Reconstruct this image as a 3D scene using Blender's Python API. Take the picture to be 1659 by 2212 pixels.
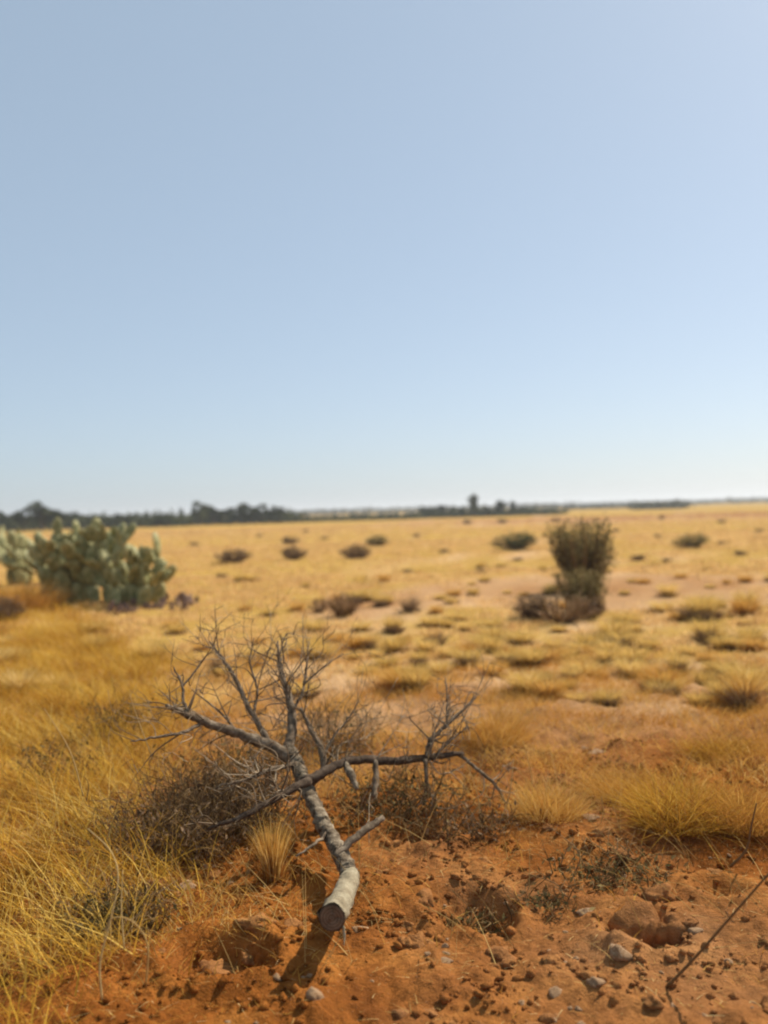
import bpy, math, random
import numpy as np
from mathutils import Vector, Matrix

for o in list(bpy.data.objects):
    bpy.data.objects.remove(o)
random.seed(11)
R = np.random.default_rng(11)
S = bpy.context.scene
COL = S.collection
PI = math.pi

# ------------------------------------------------------------------ camera
CAM_H, FPX, ROLL = 1.5, 924.0, math.radians(1.62)
cam = bpy.data.cameras.new('camera')
cam.sensor_fit = 'VERTICAL'; cam.sensor_height = 36.0
cam.lens = 36.0 * FPX / 1024.0
cam.clip_start = 0.05; cam.clip_end = 20000
camo = bpy.data.objects.new('camera', cam); COL.objects.link(camo)
camo.location = (0, 0, CAM_H)
PITCH = math.radians(0.10)
camo.matrix_world = (Matrix.Translation((0, 0, CAM_H)) @ Matrix.Rotation(PI/2 - PITCH, 4, 'X')
                     @ Matrix.Rotation(-ROLL, 4, 'Z'))
cam.dof.use_dof = True; cam.dof.focus_distance = 3.6; cam.dof.aperture_fstop = 1.25
S.camera = camo

# ------------------------------------------------------------------ sky, sun, exposure
SUN_EL, SUN_AZ = math.radians(45), math.radians(48)      # azimuth measured from +Y (view) to +X (right)
w = bpy.data.worlds.new('World'); S.world = w; w.use_nodes = True
nt = w.node_tree; nt.nodes.clear()
out = nt.nodes.new('ShaderNodeOutputWorld'); bg = nt.nodes.new('ShaderNodeBackground')
sky = nt.nodes.new('ShaderNodeTexSky'); sky.sky_type = 'NISHITA'; sky.sun_disc = False
sky.sun_elevation = SUN_EL; sky.sun_rotation = SUN_AZ
sky.altitude = 300; sky.air_density = 0.8; sky.dust_density = 1.35; sky.ozone_density = 1.4
bg.inputs['Strength'].default_value = 0.10
hs = nt.nodes.new('ShaderNodeHueSaturation'); hs.inputs['Saturation'].default_value = 0.86; hs.inputs['Value'].default_value = 1.0   # milky summer sky
nt.links.new(sky.outputs[0], hs.inputs['Color']); veil = nt.nodes.new('ShaderNodeMix'); veil.data_type = 'RGBA'; veil.inputs[0].default_value = 0.52      # thin even milky veil over the whole sky
veil.inputs[7].default_value = (3.5, 4.55, 5.45, 1)
nt.links.new(hs.outputs[0], veil.inputs[6]); nt.links.new(veil.outputs[2], bg.inputs[0]); nt.links.new(bg.outputs[0], out.inputs[0])
sl = bpy.data.lights.new('sun', 'SUN'); sl.energy = 5.0; sl.angle = math.radians(0.53)
sl.color = (1.0, 0.93, 0.82)
so = bpy.data.objects.new('sun', sl); COL.objects.link(so)
sd = Vector((math.sin(SUN_AZ)*math.cos(SUN_EL), math.cos(SUN_AZ)*math.cos(SUN_EL), math.sin(SUN_EL)))
so.rotation_euler = sd.to_track_quat('Z', 'Y').to_euler()
so.location = (0, 0, 30)
vs = S.view_settings
vs.view_transform = 'Standard'; vs.look = 'None'; vs.exposure = 0.42; vs.gamma = 1.0
vs.use_curve_mapping = False
S.cycles.pixel_filter_type = 'GAUSSIAN'; S.cycles.filter_width = 2.3      # a soft phone lens

# ------------------------------------------------------------------ helpers
MW = camo.matrix_world.copy()
def ray(dx, dy):
    """direction through a point of the photograph (1659 x 2212 scale)"""
    px = (dx - 829.5) * 768/1659; py = (1106 - dy) * 768/1659
    return (MW.to_3x3() @ Vector((px/FPX, py/FPX, -1.0)))
def at(dx, dy, d):
    v = ray(dx, dy); return Vector((0, 0, CAM_H)) + v * (d / v.y)
def gp(dx, dy):
    v = ray(dx, dy); t = -CAM_H / min(v.z, -1e-4)
    return v.x*t, v.y*t
def mpx(d): return d / FPX * 768/1659        # metres per photo unit at distance d

_perm = np.random.default_rng(5).permutation(256)
_perm = np.concatenate([_perm, _perm])
_ga = np.random.default_rng(6).random(256) * 2*PI
def pn(x, y, seed=0):
    x = np.asarray(x, float) + seed*17.31; y = np.asarray(y, float) + seed*9.73
    xi = np.floor(x).astype(int); yi = np.floor(y).astype(int)
    xf = x - xi; yf = y - yi
    def g(ix, iy, fx, fy):
        a = _ga[_perm[_perm[ix & 255] + (iy & 255)]]
        return np.cos(a)*fx + np.sin(a)*fy
    u = xf*xf*xf*(xf*(xf*6-15)+10); v = yf*yf*yf*(yf*(yf*6-15)+10)
    a = g(xi, yi, xf, yf); b = g(xi+1, yi, xf-1, yf)
    c = g(xi, yi+1, xf, yf-1); d = g(xi+1, yi+1, xf-1, yf-1)
    return ((a*(1-u)+b*u)*(1-v) + (c*(1-u)+d*u)*v) * 1.5
def sstep(a, b, x):
    t = np.clip((np.asarray(x, float)-a)/(b-a), 0, 1); return t*t*(3-2*t)

PITS = [(gp(905, 1806), .13, .09), (gp(1015, 1955), .15, .09), (gp(470, 2075), .15, .10), (gp(1390, 2010), .13, .07), (gp(1060, 1985), .09, .07), (gp(560, 2090), .07, .05), (gp(1000, 1790), .10, .06), (gp(1560, 1930), .10, .06)]
def height(x, y):
    x = np.asarray(x, float); y = np.asarray(y, float)
    r = np.hypot(x, y)
    near = 1 - sstep(6, 14, r)
    z = .05*pn(x/2.3, y/2.3, 1) * (1 - sstep(25, 60, r))
    z = z + near*(.04*pn(x/.42, y/.42, 2) + .045*np.maximum(0, pn(x/.19, y/.19, 3)-.1)
                  + .018*np.abs(pn(x/.085, y/.085, 4)) + .007*pn(x/.035, y/.035, 5))
    for (px, py), rad, dep in PITS:
        d2 = ((x-px)**2 + (y-py)**2)/rad**2
        z = z - dep*np.exp(-d2*d2*1.2)*(1+.5*pn(x/.06, y/.06, 71)) + .3*dep*np.exp(-(np.sqrt(d2)-1.35)**2*9)
    return z
def hz(x, y): return float(height(x, y))

def mesh_np(name, V, T, mat, tint=None, smooth=False, extra=None):
    V = np.ascontiguousarray(V, np.float32).reshape(-1, 3); T = np.ascontiguousarray(T, np.int32).reshape(-1, 3)
    m = bpy.data.meshes.new(name)
    m.vertices.add(len(V)); m.vertices.foreach_set('co', V.ravel())
    m.loops.add(T.size); m.loops.foreach_set('vertex_index', T.ravel())
    m.polygons.add(len(T)); m.polygons.foreach_set('loop_start', np.arange(0, T.size, 3, dtype=np.int32))
    m.polygons.foreach_set('loop_total', np.full(len(T), 3, np.int32))
    if smooth: m.polygons.foreach_set('use_smooth', np.ones(len(T), bool))
    ex = dict(extra or {})
    if tint is not None: ex['tint'] = tint
    for k, v in ex.items():
        a = m.attributes.new(k, 'FLOAT', 'POINT'); a.data.foreach_set('value', np.ascontiguousarray(v, np.float32))
    m.update(calc_edges=True); m.validate()
    if mat: m.materials.append(mat)
    return m
def obj(name, mesh, parent=None, loc=(0, 0, 0), rot=(0, 0, 0), sc=(1, 1, 1)):
    o = bpy.data.objects.new(name, mesh); COL.objects.link(o)
    if parent: o.parent = parent
    o.location = loc; o.rotation_euler = rot; o.scale = sc if hasattr(sc, '__len__') else (sc, sc, sc)
    return o
def tag(o, label=None, cat=None, group=None, kind=None):
    if label: o['label'] = label
    if cat: o['category'] = cat
    if group: o['group'] = group
    if kind: o['kind'] = kind
    return o
def empty(name, loc, rz=0, sc=1): 
    o = obj(name, None, None, loc, (0, 0, rz), sc); o.empty_display_size = .1; return o

class MB:
    """collects triangle soup with a tint per vertex"""
    def __init__(s): s.V = []; s.T = []; s.C = []; s.n = 0
    def add(s, V, T, c):
        V = np.asarray(V, float).reshape(-1, 3); T = np.asarray(T, int).reshape(-1, 3)
        s.V.append(V); s.T.append(T + s.n); s.n += len(V)
        s.C.append(np.broadcast_to(np.asarray(c, float), (len(V),)).copy())
    def mesh(s, name, mat, smooth=False):
        return mesh_np(name, np.vstack(s.V), np.vstack(s.T), mat, np.concatenate(s.C), smooth)

def blades(P, H, W, L, bend=.5, segs=2, tint=None, rng=R, face=None):
    """curved tapering ribbons: P (n,3) roots, H length, W width, L (n,3) direction of growth"""
    n = len(P); P = np.asarray(P, float); H = np.broadcast_to(H, (n,)); W = np.broadcast_to(W, (n,))
    L = np.asarray(L, float); L = L/np.linalg.norm(L, axis=1, keepdims=True)
    hd = L.copy(); hd[:, 2] = 0; hn = np.linalg.norm(hd, axis=1, keepdims=True); hd = hd/np.maximum(hn, 1e-5)
    a = rng.random(n)*2*PI if face is None else face
    side = np.stack([np.cos(a), np.sin(a), np.zeros(n)], 1)
    B = np.broadcast_to(bend, (n,)) * (0.6 + .8*rng.random(n))
    rows = []
    for k in range(segs+1):
        t = k/segs
        c = P + L*(H*t)[:, None] + hd*(H*B*t*t*.55)[:, None] - np.array([0, 0, 1.])*(H*B*t*t*.40)[:, None]
        ww = (W*(1-t)**.8*.5)[:, None]
        if k < segs: rows += [c - side*ww, c + side*ww]
        else: rows += [c]
    m = len(rows); V = np.stack(rows, 1).reshape(-1, 3)
    base = np.arange(n)[:, None, None]*m
    tri = []
    for k in range(segs-1):
        i = 2*k; tri += [[i, i+1, i+3], [i, i+3, i+2]]
    i = 2*(segs-1); tri += [[i, i+1, i+2]]
    T = (np.array(tri)[None] + base).reshape(-1, 3)
    if tint is None: tint = rng.random(n)
    return V, T, np.repeat(np.broadcast_to(tint, (n,)), m)

def leaves(P, size, tint=None, rng=R, asp=.5, up=0.0):
    """small diamond leaves at points P, random facing"""
    n = len(P); s = np.broadcast_to(size, (n,))*(.6+.8*rng.random(n))
    u = rng.normal(size=(n, 3)); u[:, 2] += up; u /= np.linalg.norm(u, axis=1, keepdims=True)
    q = rng.normal(size=(n, 3)); v = np.cross(u, q); v /= np.maximum(np.linalg.norm(v, axis=1, keepdims=True), 1e-6)
    s = s[:, None]
    V = np.stack([P, P+u*s*.5+v*s*asp*.5, P+u*s, P+u*s*.5-v*s*asp*.5], 1).reshape(-1, 3)
    b = np.arange(n)[:, None, None]*4
    T = (np.array([[0, 1, 2], [0, 2, 3]])[None]+b).reshape(-1, 3)
    if tint is None: tint = rng.random(n)
    return V, T, np.repeat(np.broadcast_to(tint, (n,)), 4)

def spline(pts, rad, sub=6):
    P = np.array([tuple(p) for p in pts], float); r = np.array(rad, float)
    Q = np.vstack([2*P[0]-P[1], P, 2*P[-1]-P[-2]]); o = []; ro = []
    for i in range(1, len(Q)-2):
        for k in range(sub):
            t = k/sub; a, b, c, d = Q[i-1], Q[i], Q[i+1], Q[i+2]
            o.append(.5*((2*b)+(c-a)*t+(2*a-5*b+4*c-d)*t*t+(3*b-a-3*c+d)*t**3))
            ro.append(r[i-1]*(1-t)+r[i]*t)
    o.append(P[-1]); ro.append(r[-1])
    return np.array(o), np.array(ro)
def tube(pts, rad, sides=8, sub=6, rough=.0, cap0=True, cap1=True, jitter=0.0, rng=R):
    P, r = spline(pts, rad, sub) if sub > 1 else (np.array([tuple(p) for p in pts], float), np.array(rad, float))
    if jitter: P[1:-1] += rng.normal(size=(len(P)-2, 3))*jitter
    n = len(P); t = np.gradient(P, axis=0); t /= np.maximum(np.linalg.norm(t, axis=1, keepdims=True), 1e-9)
    ref = np.array([0, 0, 1.]) if abs(t[0][2]) < .8 else np.array([1., 0, 0])
    V = []
    u = np.cross(t[0], ref); u /= np.linalg.norm(u)
    for i in range(n):
        u = u - t[i]*np.dot(u, t[i]); u /= max(np.linalg.norm(u), 1e-9); v = np.cross(t[i], u)
        a = np.arange(sides)/sides*2*PI
        rr = r[i]*(1+rough*(pn(np.cos(a)*1.6+i*.31, np.sin(a)*1.6+i*.17, 3)))
        V.append(P[i]+np.cos(a)[:, None]*u*rr[:, None]+np.sin(a)[:, None]*v*rr[:, None])
    V = np.vstack(V); T = []
    for i in range(n-1):
        for k in range(sides):
            a = i*sides+k; b = i*sides+(k+1) % sides
            T += [[a, b, b+sides], [a, b+sides, a+sides]]
    if cap0:
        V = np.vstack([V, P[0]]); c = len(V)-1
        T += [[c, (k+1) % sides, k] for k in range(sides)]
    if cap1:
        V = np.vstack([V, P[-1]]); c = len(V)-1; b = (n-1)*sides
        T += [[c, b+k, b+(k+1) % sides] for k in range(sides)]
    return V, np.array(T)

def ico(sub=2):
    import bmesh
    bm = bmesh.new(); bmesh.ops.create_icosphere(bm, subdivisions=sub, radius=1)
    V = np.array([v.co[:] for v in bm.verts]); T = np.array([[v.index for v in f.verts] for f in bm.faces]); bm.free()
    return V, T
IV1, IT1 = ico(1); IV2, IT2 = ico(2); IV3, IT3 = ico(3)

# labels of look-alikes: told apart by the landmark each stands nearest to
MARKS, REPEATS = [], []
def mark(phrase, dx, dy): MARKS.append((phrase, dx, dy))
def repeat(o, desc, dx, dy): REPEATS.append((o, desc, dx, dy))
ORD = ['nearest', 'second nearest', 'third nearest', 'fourth nearest', 'fifth nearest', 'sixth nearest', 'seventh nearest', 'eighth nearest', 'ninth nearest', 'tenth nearest']
def settle_labels():
    cells = {}
    for o, desc, dx, dy in REPEATS:
        best = min(MARKS, key=lambda m: math.hypot(m[1]-dx, (m[2]-dy)*1.6)); ex, ey = dx-best[1], (dy-best[2])*1.6
        way = ('right of' if ex > 0 else 'left of') if abs(ex) > abs(ey) else ('in front of' if ey > 0 else 'behind')
        cells.setdefault((desc, way, best[0]), []).append((math.hypot(ex, ey), o))
    for (desc, way, ph), lst in cells.items():
        lst.sort(key=lambda t: t[0])
        for i, (_, o) in enumerate(lst):
            o['label'] = (desc + ' ' + way + ' the ' + ph) if len(lst) == 1 else (desc + ' ' + way + ' the ' + ph + ', ' + ORD[min(i, 9)] + ' to it')

# ------------------------------------------------------------------ materials
def new_mat(name):
    m = bpy.data.materials.new(name); m.use_nodes = True; m.node_tree.nodes.clear()
    return m, m.node_tree.nodes, m.node_tree.links
def ramp(n, l, src, stops):
    r = n.new('ShaderNodeValToRGB'); e = r.color_ramp.elements
    while len(e) < len(stops): e.new(.5)
    for el, (p, c) in zip(e, stops): el.position = p; el.color = (*c, 1)
    l.new(src, r.inputs[0]); return r.outputs[0]
def noise(n, l, vec, scale, det=4, rough=.55, dist=0.0):
    t = n.new('ShaderNodeTexNoise'); t.inputs['Scale'].default_value = scale; t.inputs['Detail'].default_value = det
    t.inputs['Roughness'].default_value = rough; t.inputs['Distortion'].default_value = dist
    if vec is not None: l.new(vec, t.inputs['Vector'])
    return t.outputs['Fac']
def mix(n, l, fac, a, b, mode='MIX'):
    x = n.new('ShaderNodeMix'); x.data_type = 'RGBA'; x.blend_type = mode
    for s, v in ((x.inputs[0], fac), (x.inputs[6], a), (x.inputs[7], b)):
        if hasattr(v, 'is_linked'): l.new(v, s)
        else: s.default_value = v if isinstance(v, (int, float)) else (*v, 1)
    return x.outputs[2]
def math_(n, l, op, a, b=0.0, clamp=False):
    x = n.new('ShaderNodeMath'); x.operation = op; x.use_clamp = clamp
    for s, v in zip(x.inputs, (a, b)):
        if hasattr(v, 'is_linked'): l.new(v, s)
        else: s.default_value = v
    return x.outputs[0]
def leaf_mat(name, stops, transl=.35, gloss=.0):
    m, n, l = new_mat(name)
    a = n.new('ShaderNodeAttribute'); a.attribute_name = 'tint'
    oi = n.new('ShaderNodeObjectInfo')
    f = math_(n, l, 'ADD', a.outputs['Fac'], math_(n, l, 'MULTIPLY', math_(n, l, 'SUBTRACT', oi.outputs['Random'], .5), .30), True)
    c = ramp(n, l, f, stops)
    d = n.new('ShaderNodeBsdfDiffuse'); t = n.new('ShaderNodeBsdfTranslucent')
    l.new(c, d.inputs[0]); l.new(c, t.inputs[0])
    x = n.new('ShaderNodeMixShader'); x.inputs[0].default_value = transl
    l.new(d.outputs[0], x.inputs[1]); l.new(t.outputs[0], x.inputs[2])
    o = n.new('ShaderNodeOutputMaterial'); l.new(x.outputs[0], o.inputs[0]); return m
def solid_mat(name, stops, scale=8, rough=.9, bump=.3, bscale=40, stretch=None, tint=False):
    m, n, l = new_mat(name)
    tc = n.new('ShaderNodeTexCoord'); vec = tc.outputs['Object']
    if stretch:
        mp = n.new('ShaderNodeMapping'); mp.inputs['Scale'].default_value = stretch; l.new(vec, mp.inputs[0]); vec = mp.outputs[0]
    f = noise(n, l, vec, scale, 6, .65)
    if tint:
        a = n.new('ShaderNodeAttribute'); a.attribute_name = 'tint'
        f = math_(n, l, 'ADD', math_(n, l, 'MULTIPLY', f, .6), math_(n, l, 'MULTIPLY', a.outputs['Fac'], .4))
    c = ramp(n, l, f, stops)
    p = n.new('ShaderNodeBsdfPrincipled'); l.new(c, p.inputs['Base Color']); p.inputs['Roughness'].default_value = rough
    p.inputs['Specular IOR Level'].default_value = .2
    b = n.new('ShaderNodeBump'); b.inputs['Strength'].default_value = bump; b.inputs['Distance'].default_value = .02
    l.new(noise(n, l, vec, bscale, 6, .7), b.inputs['Height']); l.new(b.outputs[0], p.inputs['Normal'])
    o = n.new('ShaderNodeOutputMaterial'); l.new(p.outputs[0], o.inputs[0]); return m

M = {}
M['gold'] = leaf_mat('golden_dry_grass', [(0, (.22, .085, .018)), (.35, (.42, .20, .028)), (.7, (.60, .36, .05)), (1, (.68, .47, .13))], .36)
M['orange'] = leaf_mat('russet_dry_grass', [(0, (.30, .115, .025)), (.4, (.51, .25, .052)), (.75, (.64, .38, .085)), (1, (.70, .48, .18))], .42)
M['straw'] = leaf_mat('straw_grass', [(0, (.48, .28, .11)), (.4, (.68, .44, .18)), (.75, (.76, .52, .22)), (1, (.80, .61, .34))], .45)
M['tussock'] = leaf_mat('tussock_grass', [(0, (.11, .055, .03)), (.22, (.25, .135, .055)), (.42, (.60, .40, .11)), (.8, (.74, .515, .15)), (1, (.78, .59, .27))], .42)
M['stem'] = leaf_mat('pale_grass_stem', [(0, (.30, .16, .05)), (.5, (.48, .31, .11)), (1, (.62, .46, .22))], .2)
M['twig'] = leaf_mat('grey_brown_twig', [(0, (.06, .034, .015)), (.5, (.15, .088, .038)), (1, (.30, .19, .09))], .0)
M['deadtwig'] = leaf_mat('pale_dead_twig', [(0, (.09, .06, .035)), (.5, (.22, .155, .095)), (1, (.42, .33, .22))], .0)
M['brown_shrub'] = leaf_mat('brown_shrub_foliage', [(0, (.09, .055, .032)), (.5, (.20, .125, .07)), (1, (.32, .21, .12))], .25)
M['olive'] = leaf_mat('olive_shrub_foliage', [(0, (.11, .085, .035)), (.5, (.215, .17, .068)), (1, (.32, .25, .105))], .38)
M['green'] = leaf_mat('dark_green_foliage', [(0, (.028, .034, .016)), (.5, (.065, .075, .032)), (1, (.12, .13, .06))], .22)
M['redshrub'] = leaf_mat('reddish_dry_shrub', [(0, (.34, .19, .11)), (.5, (.50, .31, .18)), (1, (.62, .42, .26))], .2)
M['sage'] = leaf_mat('grey_green_sage_leaves', [(0, (.055, .045, .018)), (.5, (.13, .10, .04)), (1, (.26, .19, .08))], .2)
M['far'] = leaf_mat('far_scrub_foliage', [(0, (.05, .055, .032)), (.5, (.09, .095, .055)), (1, (.15, .145, .085))], .2)
M['bark'] = solid_mat('weathered_grey_bark', [(.3, (.05, .032, .018)), (.46, (.18, .13, .08)), (.6, (.34, .265, .175)), (.8, (.50, .41, .29))], 26, .95, 1.0, 60)
M['thinbark'] = solid_mat('grey_branch_bark', [(.3, (.055, .035, .020)), (.5, (.17, .12, .075)), (.75, (.36, .28, .19))], 25, .95, .5, 120)
M['darkbark'] = solid_mat('dark_branch_bark', [(.3, (.03, .018, .011)), (.5, (.08, .052, .032)), (.75, (.19, .135, .09))], 25, .95, .6, 120)
M['barewood'] = solid_mat('bare_silvery_wood', [(.25, (.12, .09, .05)), (.45, (.29, .23, .14)), (.7, (.46, .39, .26))], 16, .85, .8, 60, (1, 1, 1))
M['cutwood'] = solid_mat('sawn_wood_face', [(.2, (.06, .036, .02)), (.5, (.15, .095, .055)), (.8, (.27, .18, .11))], 40, .9, .5, 80, None, True)
M['trunk'] = solid_mat('tree_trunk_bark', [(.3, (.07, .05, .035)), (.7, (.17, .13, .10))], 6, .95, .5, 30)
M['stone'] = solid_mat('pale_limestone', [(.3, (.22, .10, .035)), (.5, (.34, .20, .10)), (.75, (.48, .34, .21))], 9, .9, .5, 60)
M['clod'] = solid_mat('red_soil_clod', [(.2, (.20, .068, .017)), (.5, (.32, .118, .028)), (.85, (.46, .20, .055))], 14, 1, 1.0, 45, None, True)
M['pad'] = solid_mat('cactus_pad_skin', [(.25, (.095, .098, .034)), (.44, (.20, .19, .07)), (.66, (.45, .40, .18))], 2.6, .55, .3, 30)
M['paddry'] = solid_mat('withered_cactus_pad', [(.2, (.09, .05, .035)), (.5, (.20, .12, .085)), (.8, (.40, .29, .21))], 9, .9, .5, 30)

def ground_mat():
    m, n, l = new_mat('red_soil_and_straw')
    g = n.new('ShaderNodeNewGeometry'); pos = g.outputs['Position']
    A = n.new('ShaderNodeAttribute'); A.attribute_name = 'straw'
    B = n.new('ShaderNodeAttribute'); B.attribute_name = 'pale'
    n1 = noise(n, l, pos, 3.0, 8, .65); n2 = noise(n, l, pos, 28, 6, .7); n3 = noise(n, l, pos, 120, 3, .6)
    red = ramp(n, l, n1, [(.28, (.15, .045, .010)), (.5, (.29, .098, .020)), (.72, (.44, .175, .038))])
    fine = ramp(n, l, n2, [(.3, (.55, .50, .46)), (.5, (.95, .95, .95)), (.72, (1.25, 1.2, 1.12))])
    red = mix(n, l, 1.0, red, fine, 'MULTIPLY')
    pal = ramp(n, l, n2, [(.3, (.50, .30, .15)), (.55, (.70, .46, .24)), (.8, (.78, .56, .34))])
    soil = mix(n, l, B.outputs['Fac'], red, pal)
    st = ramp(n, l, noise(n, l, pos, 1.3, 8, .7), [(.25, (.36, .20, .05)), (.5, (.50, .305, .078)), (.75, (.60, .39, .125))])
    st = mix(n, l, .8, st, fine, 'MULTIPLY')
    f = math_(n, l, 'ADD', A.outputs['Fac'], math_(n, l, 'MULTIPLY', math_(n, l, 'SUBTRACT', n2, .5), 1.1))
    f = math_(n, l, 'MULTIPLY', math_(n, l, 'SUBTRACT', f, .35), 3.3, True)
    c = mix(n, l, f, soil, st)
    speck = math_(n, l, 'GREATER_THAN', n3, .70)
    c = mix(n, l, math_(n, l, 'MULTIPLY', speck, .5), c, (.58, .42, .26))
    p = n.new('ShaderNodeBsdfDiffuse'); l.new(c, p.inputs['Color']); p.inputs['Roughness'].default_value = .25
    b1 = n.new('ShaderNodeBump'); b1.inputs['Strength'].default_value = .9; b1.inputs['Distance'].default_value = .02
    l.new(math_(n, l, 'ADD', n2, math_(n, l, 'MULTIPLY', n3, .35)), b1.inputs['Height']); l.new(b1.outputs[0], p.inputs['Normal'])
    o = n.new('ShaderNodeOutputMaterial'); l.new(p.outputs[0], o.inputs[0]); return m
M['ground'] = ground_mat()

# ------------------------------------------------------------------ ground: one sheet to the horizon
rs = [0.6]
while rs[-1] < 14: rs.append(rs[-1]*1.0072 if rs[-1] > 2.2 else rs[-1]*1.03)
k = 1.0072
while rs[-1] < 7000: k = min(k*1.012, 1.10); rs.append(rs[-1]*k)
rs = np.array(rs)
fa = np.radians(np.linspace(-30, 30, 400)); ba = np.radians(np.linspace(30, 330, 62))[1:-1]
an = np.concatenate([fa, ba]); na = len(an); nr = len(rs)
GX = rs[:, None]*np.sin(an)[None]; GY = rs[:, None]*np.cos(an)[None]
GZ = height(GX, GY)

def patch(x, y, c, sx, sy): return np.exp(-((x-c[0])/sx)**2 - ((y-c[1])/sy)**2)
def straw_cover(x, y):
    x = np.asarray(x, float); y = np.asarray(y, float)
    s = sstep(5.5, 11, y + 1.2*pn(x/1.5, y/1.5, 7))*.68 + .12*sstep(14, 22, y)
    s = s + .30*pn(x/1.2, y/1.2, 8)*sstep(4.5, 8, y) + .35*pn(x/5, y/5, 9)*sstep(8, 16, y)
    s = s + .55*sstep(-.9, -1.7, x+.25*pn(x, y, 4))*sstep(3.0, 4.5, y)
    for c, sx, sy, a in ((gp(1250, 1270), 3.2, 3.2, .8), (gp(560, 1350), .9, 1.4, .5), (gp(740, 1310), 1.2, 1.6, .7),
                         (gp(1600, 1110), 60, 26, 1.0), (gp(1500, 1540), 1.3, .7, .5), (gp(1420, 1250), 3, 2, .4)):
        s = s - a*patch(x, y, c, sx, sy)
    s = s + .35*sstep(20, 45, y) + .55*(pn(x/9, y/16, 61)+.6*pn(x/22, y/40, 62)-.1)*sstep(16, 30, y)
    return np.clip(s, 0, 1)
def pale_cover(x, y):
    return np.clip(sstep(4.6, 9, np.asarray(y)+1.0*pn(np.asarray(x)/1.1, np.asarray(y)/1.1, 12))*.9
                   + .18*pn(np.asarray(x)/.8, np.asarray(y)/.8, 13)*sstep(3, 5, y)
                   + .16*patch(x, y, gp(1480, 2070), .75, .6) + .05*patch(x, y, gp(1000, 1850), .6, .5) + .06*sstep(.1, .6, pn(np.asarray(x)/.5, np.asarray(y)/.5, 81))
                   - .75*patch(x, y, gp(1600, 1110), 60, 26) - .55*patch(x, y, gp(1290, 1268), 4.5, 3.0) - .4*patch(x, y, gp(740, 1310), 1.2, 1.6), 0, 1)
VX = GX.ravel(); VY = GY.ravel()
V = np.stack([VX, VY, GZ.ravel()], 1)
ii = np.arange(nr-1)[:, None]*na; jj = np.arange(na)[None]; j2 = (jj+1) % na
a, b, c, d = (ii+jj).ravel(), (ii+j2).ravel(), (ii+na+j2).ravel(), (ii+na+jj).ravel()
T = np.concatenate([np.stack([a, b, c], 1), np.stack([a, c, d], 1)])
V = np.vstack([V, [0, 0, 0]]); cidx = len(V)-1
T = np.vstack([T, np.stack([np.full(na, cidx), (np.arange(na)+1) % na, np.arange(na)], 1)])
T = T[:, ::-1]
stv = np.append(straw_cover(VX, VY), 0); plv = np.append(pale_cover(VX, VY), 0)
go = obj('ground', mesh_np('ground', V, T, M['ground'], None, True, {'straw': stv, 'pale': plv}))
tag(go, 'flat plain of red soil and straw running to the horizon', 'ground', kind='structure')

# far low hills on the skyline
hb = MB()
for (a0, a1, dist, hgt, seed) in ((-45, 45, 2600, 13, 3), (-4, 45, 1500, 9, 8)):
    A_ = np.radians(np.linspace(a0, a1, 160)); prof = []
    rows = []
    for q, t in enumerate((0, .25, .5, .75, 1)):
        dd = dist + q*90
        hh = hgt*(.55+.45*pn(A_*14, A_*0, seed)+.12*pn(A_*90, A_*0, seed+1))*math.sin(PI*t)**.7*sstep(0, .08, (A_-A_[0]))
        rows.append(np.stack([dd*np.sin(A_), dd*np.cos(A_), np.maximum(hh, 0)-.2], 1))
    Vh = np.vstack(rows); nA = len(A_); Th = []
    for q in range(4):
        i0 = q*nA+np.arange(nA-1)
        Th += [np.stack([i0, i0+1, i0+nA+1], 1), np.stack([i0, i0+nA+1, i0+nA], 1)]
    hb.add(Vh, np.vstack(Th), .5)
ho = obj('hills', hb.mesh('hills', M['far'], True)); tag(ho, 'low scrub covered rise along the skyline', 'hills', kind='structure')

# ------------------------------------------------------------------ trees along the far field edge
def make_tree(seed, H=3.6, Wd=3.0, nl=1100, leaf=.34, conif=False):
    g = np.random.default_rng(seed); tb = MB()
    tp = [(0, 0, -.1), (.05*g.normal(), .05*g.normal(), H*.3), (.15*g.normal(), .1*g.normal(), H*.62)]
    tb.add(*tube(tp, [.13, .10, .05], 6, 3), .5)
    for q in range(5):
        z = H*(.22+.1*q*g.random()); a_ = g.random()*2*PI
        tb.add(*tube([(0, 0, z), (math.cos(a_)*Wd*.18, math.sin(a_)*Wd*.18, z+H*.15), (math.cos(a_)*Wd*.33, math.sin(a_)*Wd*.33, z+H*.32)], [.07, .05, .02], 5, 2), .5)
    P = []; C = []
    nc = 20
    for q in range(nc):
        a_ = g.random()*2*PI; z = H*(.28+.62*g.random())
        rr = Wd*.42*(1-((z/H-.45)/.62)**2)**.5*(g.random()**.6) if not conif else Wd*.4*(1-z/H)*g.random()**.5
        cc = np.array([math.cos(a_)*rr, math.sin(a_)*rr, z]); s = Wd*(.11+.12*g.random())
        k_ = int(nl/nc); p = g.normal(size=(k_, 3)); p /= np.linalg.norm(p, axis=1, keepdims=True)
        p = p*(g.random((k_, 1))**.4)*s*np.array([1, 1, .8]) + cc
        P.append(p); C.append(np.clip(.45+.25*g.normal()+.2*g.normal(size=k_), 0, 1))
    P = np.vstack(P); cm = MB(); cm.add(*leaves(P, leaf, np.concatenate(C), g, .7))
    return tb.mesh('trunk', M['trunk']), cm.mesh('crown', M['green'])
TV = [make_tree(40+q, 3.6, 3.2 if q % 2 else 2.5, conif=(q == 3)) for q in range(5)]
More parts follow.
